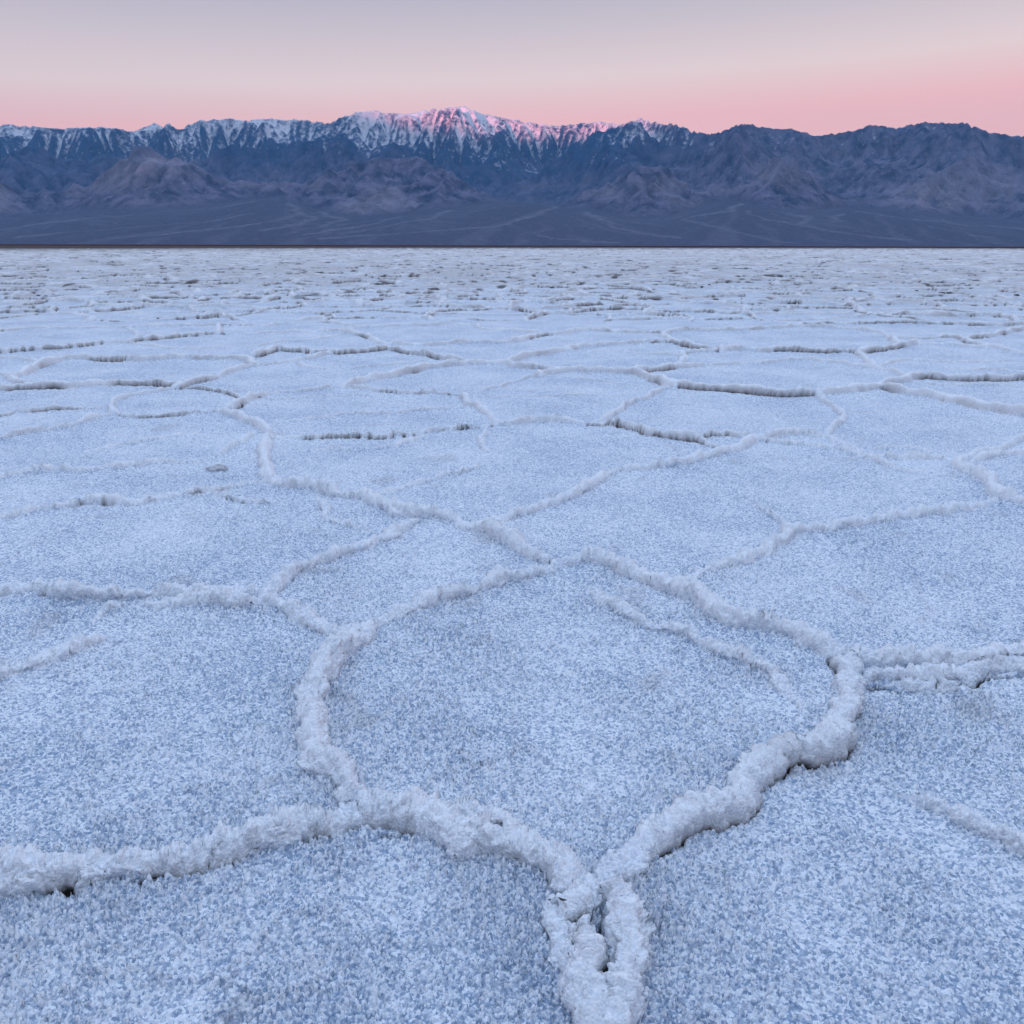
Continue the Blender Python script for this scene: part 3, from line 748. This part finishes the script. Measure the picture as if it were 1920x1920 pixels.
def boxblur(a, r, n=2):
    for _ in range(n):
        for ax_ in (0, 1):
            p = [(0, 0), (0, 0)]; p[ax_] = (r + 1, r)
            c_ = np.cumsum(np.pad(a, p, mode='edge'), axis=ax_)
            a = (c_[2 * r + 1:] - c_[:-2 * r - 1]) / (2 * r + 1) if ax_ == 0 else (c_[:, 2 * r + 1:] - c_[:, :-2 * r - 1]) / (2 * r + 1)
    return a
form = boxblur(Zm, 9)
for it in range(40):
    rec, sl, lo = receivers(Zm, CE)
    Aq = drain(rec, rec.size).reshape(Zm.shape)
    pit = sl <= 0
    Zm = np.where(pit, np.maximum(Zm, lo + .5), Zm)
    Fc = np.clip(.10 * np.sqrt(np.minimum(Aq, 2500)), 0, 1.5) * rockz
    zr = Zm.ravel()[rec].reshape(Zm.shape)
    Zm = (Zm + Fc * zr) / (1 + Fc)
    if it % 2 == 0:                                   # slopes too steep crumble
        L_ = np.zeros_like(Zm)
        for ax_ in (0, 1):
            for d_ in (1, -1):
                df = np.roll(Zm, d_, ax_) - Zm
                L_ += np.sign(df) * np.clip(np.abs(df) - .85 * CE, 0, None) * .12
        L_[0] = L_[-1] = 0; L_[:, 0] = L_[:, -1] = 0
        Zm += L_ * rockz
Zm = Zm + .95 * (form - boxblur(Zm, 9)) * rockz       # keep the large land forms that the carving has worn down
# bring the skyline back to its traced height
for _ in range(3):
    u_, v_ = project(MX, MY, Zm)
    b = np.clip(((u_ + 320) / 8).astype(int), 0, 330)
    vmin = np.full(331, 9999.0); np.minimum.at(vmin, b.ravel(), v_.ravel())
    ub = np.arange(331) * 8 - 316
    tgt = np.interp(ub, *np.array(SKY, float).T)
    dv = np.where(vmin < 9000, vmin - tgt, 0)
    dv = np.convolve(np.pad(dv, 2, mode='edge'), [.1, .2, .4, .2, .1], 'valid')
    corr = np.interp(u_, ub, dv) / F * MY * 1.02
    wgt = np.clip((Zm - .50 * z0) / (.46 * z0), 0, 1)
    Zm = Zm + corr * wgt
Zm = np.maximum(Zm, np.where(MY < 9000, 0, fan * .6))
Zm[:, 0] = -3
det = fbm(MX / 240, MY / 240, 3, 261)
rdg = 1 - 2 * np.abs(fbm(MX / 420 + .4 * det, MY / 560, 3, 265))
belowc = np.clip((z0 - Zm) / 500, .08, 1)
Zm += (20 * det + 40 * rdg) * belowc * rockz * sstep(100, 500, Zm)

# surface cover: snow, bare tan rock, dark scrub tinted with haze blue, pale washes
gxx = np.gradient(Zm, CE, axis=0); gyy = np.gradient(Zm, CE, axis=1); slope = np.hypot(gxx, gyy)
lap = sum(np.roll(Zm, d_, ax_) for ax_ in (0, 1) for d_ in (1, -1)) - 4 * Zm
blur = Zm.copy()
for _ in range(6):
    blur = (blur + sum(np.roll(blur, d_, ax_) for ax_ in (0, 1) for d_ in (1, -1))) / 5
hollow = np.clip((blur - Zm) / 22, -1.5, 1.5)
U_, V_ = project(MX, MY, Zm)
line = np.interp(U_, [-300, 0, 300, 600, 850, 1100, 1250, 1330, 1400, 1450, 1500, 1640, 1680, 2200],
                 [2150, 2200, 2200, 2200, 2150, 2150, 2100, 2500, 2750, 2250, 2750, 2330, 2750, 2750])
snow = np.clip(.5 + .5 * ((Zm - line) / 650 + .38 * hollow + .55 * fbm(MX / 700, MY / 700, 5, 271) - .5 * np.clip(slope - .8, -.4, 1)), 0, 1)
lowrock = sstep(1700, 900, Zm)
tan = sstep(.12, .6, fbm(MX / 1500 + .3, MY / 1500, 4, 281) + .15) * lowrock * .38
for bu, bv, su, sv, k in ((320, 300, 75, 16, 1), (270, 318, 90, 14, .8), (230, 345, 60, 14, .5), (520, 330, 45, 14, .6), (480, 345, 40, 10, .5), (690, 268, 35, 14, .5),
                          (1730, 360, 70, 18, .9), (1780, 385, 90, 14, .7), (1700, 380, 80, 14, .6), (1470, 325, 60, 22, .5), (1250, 345, 60, 14, .5),
                          (1345, 355, 40, 10, .6), (1250, 290, 30, 14, .45), (1580, 290, 40, 10, .4), (1130, 360, 60, 14, .4), (300, 380, 90, 10, .4)):
    tan = np.maximum(tan, k * np.exp(-((U_ - bu) / su) ** 2 - ((V_ - bv) / sv) ** 2) * (.55 + .6 * det))
tan = np.clip(tan, 0, 1) * rockz
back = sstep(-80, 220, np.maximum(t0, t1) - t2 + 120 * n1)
veg_haze = np.clip(.42 * back + .50 * sstep(1100, 2000, Zm + 260 * n1), 0, 1) * rockz * np.interp(U_, [1150, 1400], [1, .18])
WASH = [[(1040,388),(1020,396),(1000,405),(960,415),(940,424),(880,428),(800,434),(700,441),(600,447)], [(960,424),(1000,438),(1040,447),(1100,452),(1150,455)],
        [(1100,398),(1130,411),(1150,425),(1200,437),(1270,446)], [(540,382),(562,400),(530,411),(480,420),(400,430),(300,440),(200,447)],
        [(562,400),(592,409),(560,420),(500,432)], [(745,407),(700,420),(640,430),(570,440)], [(600,398),(640,412),(600,425)],
        [(1390,382),(1360,396),(1300,406),(1280,412),(1330,422),(1370,432),(1420,445),(1490,457)], [(1400,396),(1430,410),(1480,418),(1540,430),(1600,440),(1700,450)],
        [(1575,402),(1560,416)], [(1600,396),(1700,410),(1800,420),(1920,430)], [(-50,440),(60,421),(150,411),(250,403),(400,390),(480,377)],
        [(30,446),(120,436),(250,426),(400,415),(470,400)], [(1740,424),(1800,435),(1860,446)], [(1480,400),(1520,408),(1500,420)], [(850,395),(800,410),(720,425),(640,440)]]
wash = np.zeros_like(Zm)
fanmask = (1 - rockz) * (MY > toe - 200)
for p in WASH:
    p = np.array(p, float); t = np.linspace(0, len(p) - 1, len(p) * 14)
    pu, pv_ = np.interp(t, np.arange(len(p)), p[:, 0]), np.interp(t, np.arange(len(p)), p[:, 1])
    pu = pu + 13 * fbm(t * 1.6, t * 0 + p[0, 0], 3, 291); pv_ = pv_ + 1.3 * perlin(t * 1.7, t * 0 + p[0, 0], 292)
    d = np.full(Zm.shape, 9.0)
    ok = V_ > 340
    du = U_[ok]; dv_ = V_[ok]; dm = np.full(du.shape, 9.0)
    wdt = .85 + .7 * perlin(t * .7, t * 0 + 3.3 + p[0, 1], 293)
    for a_, b_, w_ in zip(pu, pv_, wdt):
        dm = np.minimum(dm, np.hypot((du - a_) / 6.5, (dv_ - b_) / 1.6) / w_)
    d[ok] = dm
    wash = np.maximum(wash, sstep(1.25, .5, d))
# faint braided streaks fanning out from the canyon mouths
APX = [(540, 378), (1040, 390), (1390, 380), (100, 404), (1640, 394), (745, 404)]
ax0 = [crest([(u - 6, v), (u + 7, v)], [(0, 12.0)], 0, 1) for u, v in APX]
dA = np.stack([np.hypot(MX - a[0][0], MY - a[1][0]) for a in ax0]); ka = dA.argmin(0)
axx = np.array([a[0][0] for a in ax0])[ka]; ayy = np.array([a[1][0] for a in ax0])[ka]
ang = np.arctan2(MX - axx, ayy - MY + 150); rad = dA.min(0)
streak = fbm(ang * 13 + .7 * perlin(MX / 700, MY / 700, 295), rad / 2600, 4, 297)
wash = np.clip(np.maximum(wash, .42 * sstep(.12, .55, streak) * np.clip(rad / 800, 0, 1)), 0, 1) * fanmask

# mesh: only the wedge that can be seen
wed = np.abs(MX) < MY * .72 + 900
nxg, nyg = MX.shape
I, J = np.meshgrid(np.arange(nxg - 1), np.arange(nyg - 1), indexing='ij')
qd = np.stack([I * nyg + J, (I + 1) * nyg + J, (I + 1) * nyg + J + 1, I * nyg + J + 1], -1)
okc = wed[:-1, :-1] & wed[1:, 1:]
behind = (dd0 > 1500)
fanq = (rockz[:-1, :-1] < .5) & okc & (MY[:-1, :-1] < 14500)
lowq = okc & ~fanq & (dd1[:-1, :-1] < -200) & ((t2 > np.maximum(t1, t0) - 60) | (Zm < 1150))[:-1, :-1]
snowq = okc & ~fanq & ~lowq & ~behind[:-1, :-1]
att = {'fan': 1 - rockz.ravel(), 'snow': snow.ravel(), 'tan': tan.ravel(), 'wash': wash.ravel(), 'veg_haze': veg_haze.ravel()}
mco = np.stack([MX, MY, Zm], -1).reshape(-1, 3)
gn = np.stack([-gxx, -gyy, np.ones_like(gxx)], -1).reshape(-1, 3); gn /= np.linalg.norm(gn, axis=-1, keepdims=True)
right = (U_ > 1325)[:-1, :-1]
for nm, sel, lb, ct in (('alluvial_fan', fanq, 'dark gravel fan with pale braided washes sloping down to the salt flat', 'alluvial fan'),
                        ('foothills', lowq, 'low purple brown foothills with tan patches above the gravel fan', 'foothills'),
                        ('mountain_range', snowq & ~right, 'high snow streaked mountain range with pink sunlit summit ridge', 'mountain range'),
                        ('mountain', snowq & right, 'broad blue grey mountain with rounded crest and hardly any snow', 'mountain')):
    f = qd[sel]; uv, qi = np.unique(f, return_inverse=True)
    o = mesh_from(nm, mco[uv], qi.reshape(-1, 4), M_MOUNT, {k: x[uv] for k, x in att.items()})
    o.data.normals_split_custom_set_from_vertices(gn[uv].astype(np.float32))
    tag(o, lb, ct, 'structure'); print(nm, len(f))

# the range behind the viewpoint: it keeps the basin in shadow while the far summits catch the sun
ex = np.arange(-27000, 14000, 200.0); ey = np.arange(-10400, -2900, 200.0)
EX, EY = np.meshgrid(ex, ey, indexing='ij')
sh = math.tan(SUN_AZ)
hx = EX + sh * 28000                                   # where along the western crest this part's shadow falls
ch = np.interp(hx, [-16000, -9000, -4500, -2200, 0, 2500, 4500, 7000, 16000], [2450, 2450, 2250, 1680, 1380, 1420, 1620, 2250, 2400])
EZ = ch * np.clip(1 - np.abs(EY + 5600) / np.where(EY > -5600, 2700, 4800), 0, 1) ** .9 \
     + 160 * fbm(EX / 1500, EY / 1500, 4, 301) * sstep(0, 900, 5600 - np.abs(EY + 5600) * 1.5) * sstep(200, 1500, np.abs(EY + 5600))
EZ = np.maximum(EZ, -1) - (EZ < 5) * 1.0
n_, m_ = EX.shape
I, J = np.meshgrid(np.arange(n_ - 1), np.arange(m_ - 1), indexing='ij')
qe = np.stack([I * m_ + J, (I + 1) * m_ + J, (I + 1) * m_ + J + 1, I * m_ + J + 1], -1).reshape(-1, 4)
zz = np.zeros(EX.size)
o = mesh_from('desert_mountains', np.stack([EX, EY, EZ], -1).reshape(-1, 3), qe, M_MOUNT, {'fan': zz, 'snow': zz, 'tan': zz + .2, 'wash': zz, 'veg_haze': zz})
tag(o, 'long bare desert range that shades the basin at dawn', 'mountain range', 'structure')

# ------------------------------------------------------------------ mud clods and a stained salt mound on the flat
def lumpy(name, mat, sx, sy, sz, seed, attrs, res_=(14, 8)):
    n, m = res_
    th = np.linspace(0, 2 * math.pi, n, endpoint=False); ph = np.linspace(-.35, 1.0, m) * math.pi / 2
    T, P = np.meshgrid(th, ph, indexing='ij')
    r = 1 + .35 * perlin(3 + 1.6 * np.cos(T) * np.cos(P) + seed, 1.6 * np.sin(T) * np.cos(P) + P, seed) + .18 * perlin(5 * np.cos(T) + seed, 5 * np.sin(T) + 3 * P, seed + 1)
    if n > 20: r = r + .16 * worley(T * 4.5, P * 5.0, seed)[0] * -1 + .08 * hsh(np.rint(T * 60), np.rint(P * 60), seed)
    co = np.stack([sx * r * np.cos(T) * np.cos(P), sy * r * np.sin(T) * np.cos(P), sz * r * np.sin(P)], -1).reshape(-1, 3)
    q = np.array([[i * m + j, ((i + 1) % n) * m + j, ((i + 1) % n) * m + j + 1, i * m + j + 1] for i in range(n) for j in range(m - 1)])
    return mesh_from(name, co, q, mat, {k: np.full(len(co), v) for k, v in attrs.items()}, smooth=False)
protos = []
rnd_ = random.Random(5)
CLOD = [(70,556,9),(86,556,6),(1408,546,10),(1425,549,13),(1435,547,10),(1342,563,9),(1390,562,8),(1580,565,9),(1512,565,8),(296,598,5),(383,594,5),
        (1674,593,5),(1865,596,6),(387,537,7),(1607,515,7),(1620,517,9),(1616,526,6),(1670,531,11),(1710,542,8),(1718,546,7),(1733,537,14),(1745,538,8),
        (1770,534,9),(1785,532,7),(1805,533,8),(1825,530,6),(1852,528,10),(1872,525,8),(1845,537,9),(1905,541,12),(1765,551,13),(1780,551,8),(1840,560,6),
        (1905,555,12),(1918,541,8),(1600,513,6),(1565,543,9),(1530,533,7),(1500,513,6),(1480,528,7),(1465,520,7),(1400,525,6),(1385,520,8),(1330,535,6),
        (1300,520,7),(1105,515,6),(1070,512,6),(890,515,7),(870,512,6),(700,522,7),(620,530,6),(560,518,5),(1240,540,7),(1035,541,9),(1015,532,6),(858,560,8),(905,561,7)]
for k, (u, v, wpx) in enumerate(CLOD):
    x, y = ground(float(u), float(v)); d = math.hypot(x, y); sz = wpx / F * d * .5
    if k < 5: o = lumpy('mud_clod', M_SALT, 1, .8, .55, 11 + 7 * k, {'ridge': 0, 'mud': .92, 'stain_shade': 1, 'tone': .5}); protos.append(o)
    else: o = protos[k % 5].copy(); sc.collection.objects.link(o)
    o.location = (x, y, .015); o.scale = (sz * rnd_.uniform(.8, 1.25), sz * rnd_.uniform(.8, 1.2), min(.10, sz * rnd_.uniform(.5, .9)) * 1.0)
    o.rotation_euler.z = rnd_.uniform(-.5, .5)
    tag(o, 'small dark mud clod sticking out of the far salt crust', 'mud clod', None, 'dark mud clods on the far salt')
x, y = ground(410.0, 884.0)
o = lumpy('salt_mound', M_SALT, .070, .060, .034, 77, {'ridge': .8, 'mud': .0, 'stain_shade': .55, 'tone': .45}, (64, 24))
o.location = (x, y, .01); tag(o, 'brownish stained salt mound beside a low ridge', 'salt mound')

# ------------------------------------------------------------------ haze: one closed box of even air
hz = bpy.data.materials.new('haze_air'); hz.use_nodes = True
hn, hl = hz.node_tree.nodes, hz.node_tree.links; hn.clear()
ho = hn.new('ShaderNodeOutputMaterial'); pv_n = hn.new('ShaderNodeVolumePrincipled')
pv_n.inputs['Color'].default_value = (0.25, 0.56, 1.0, 1); pv_n.inputs['Density'].default_value = 1.6e-5
hl.new(pv_n.outputs[0], ho.inputs['Volume'])
bx = np.array([[a, b, c] for a in (-28500, 28500) for b in (-12500, 28500) for c in (-1.5, 3900)], float)
bq = np.array([[0, 1, 3, 2], [4, 6, 7, 5], [0, 4, 5, 1], [2, 3, 7, 6], [0, 2, 6, 4], [1, 5, 7, 3]])
o = mesh_from('haze', bx, bq, hz, smooth=False); tag(o, 'thin blue morning haze over the basin', 'haze', 'stuff')
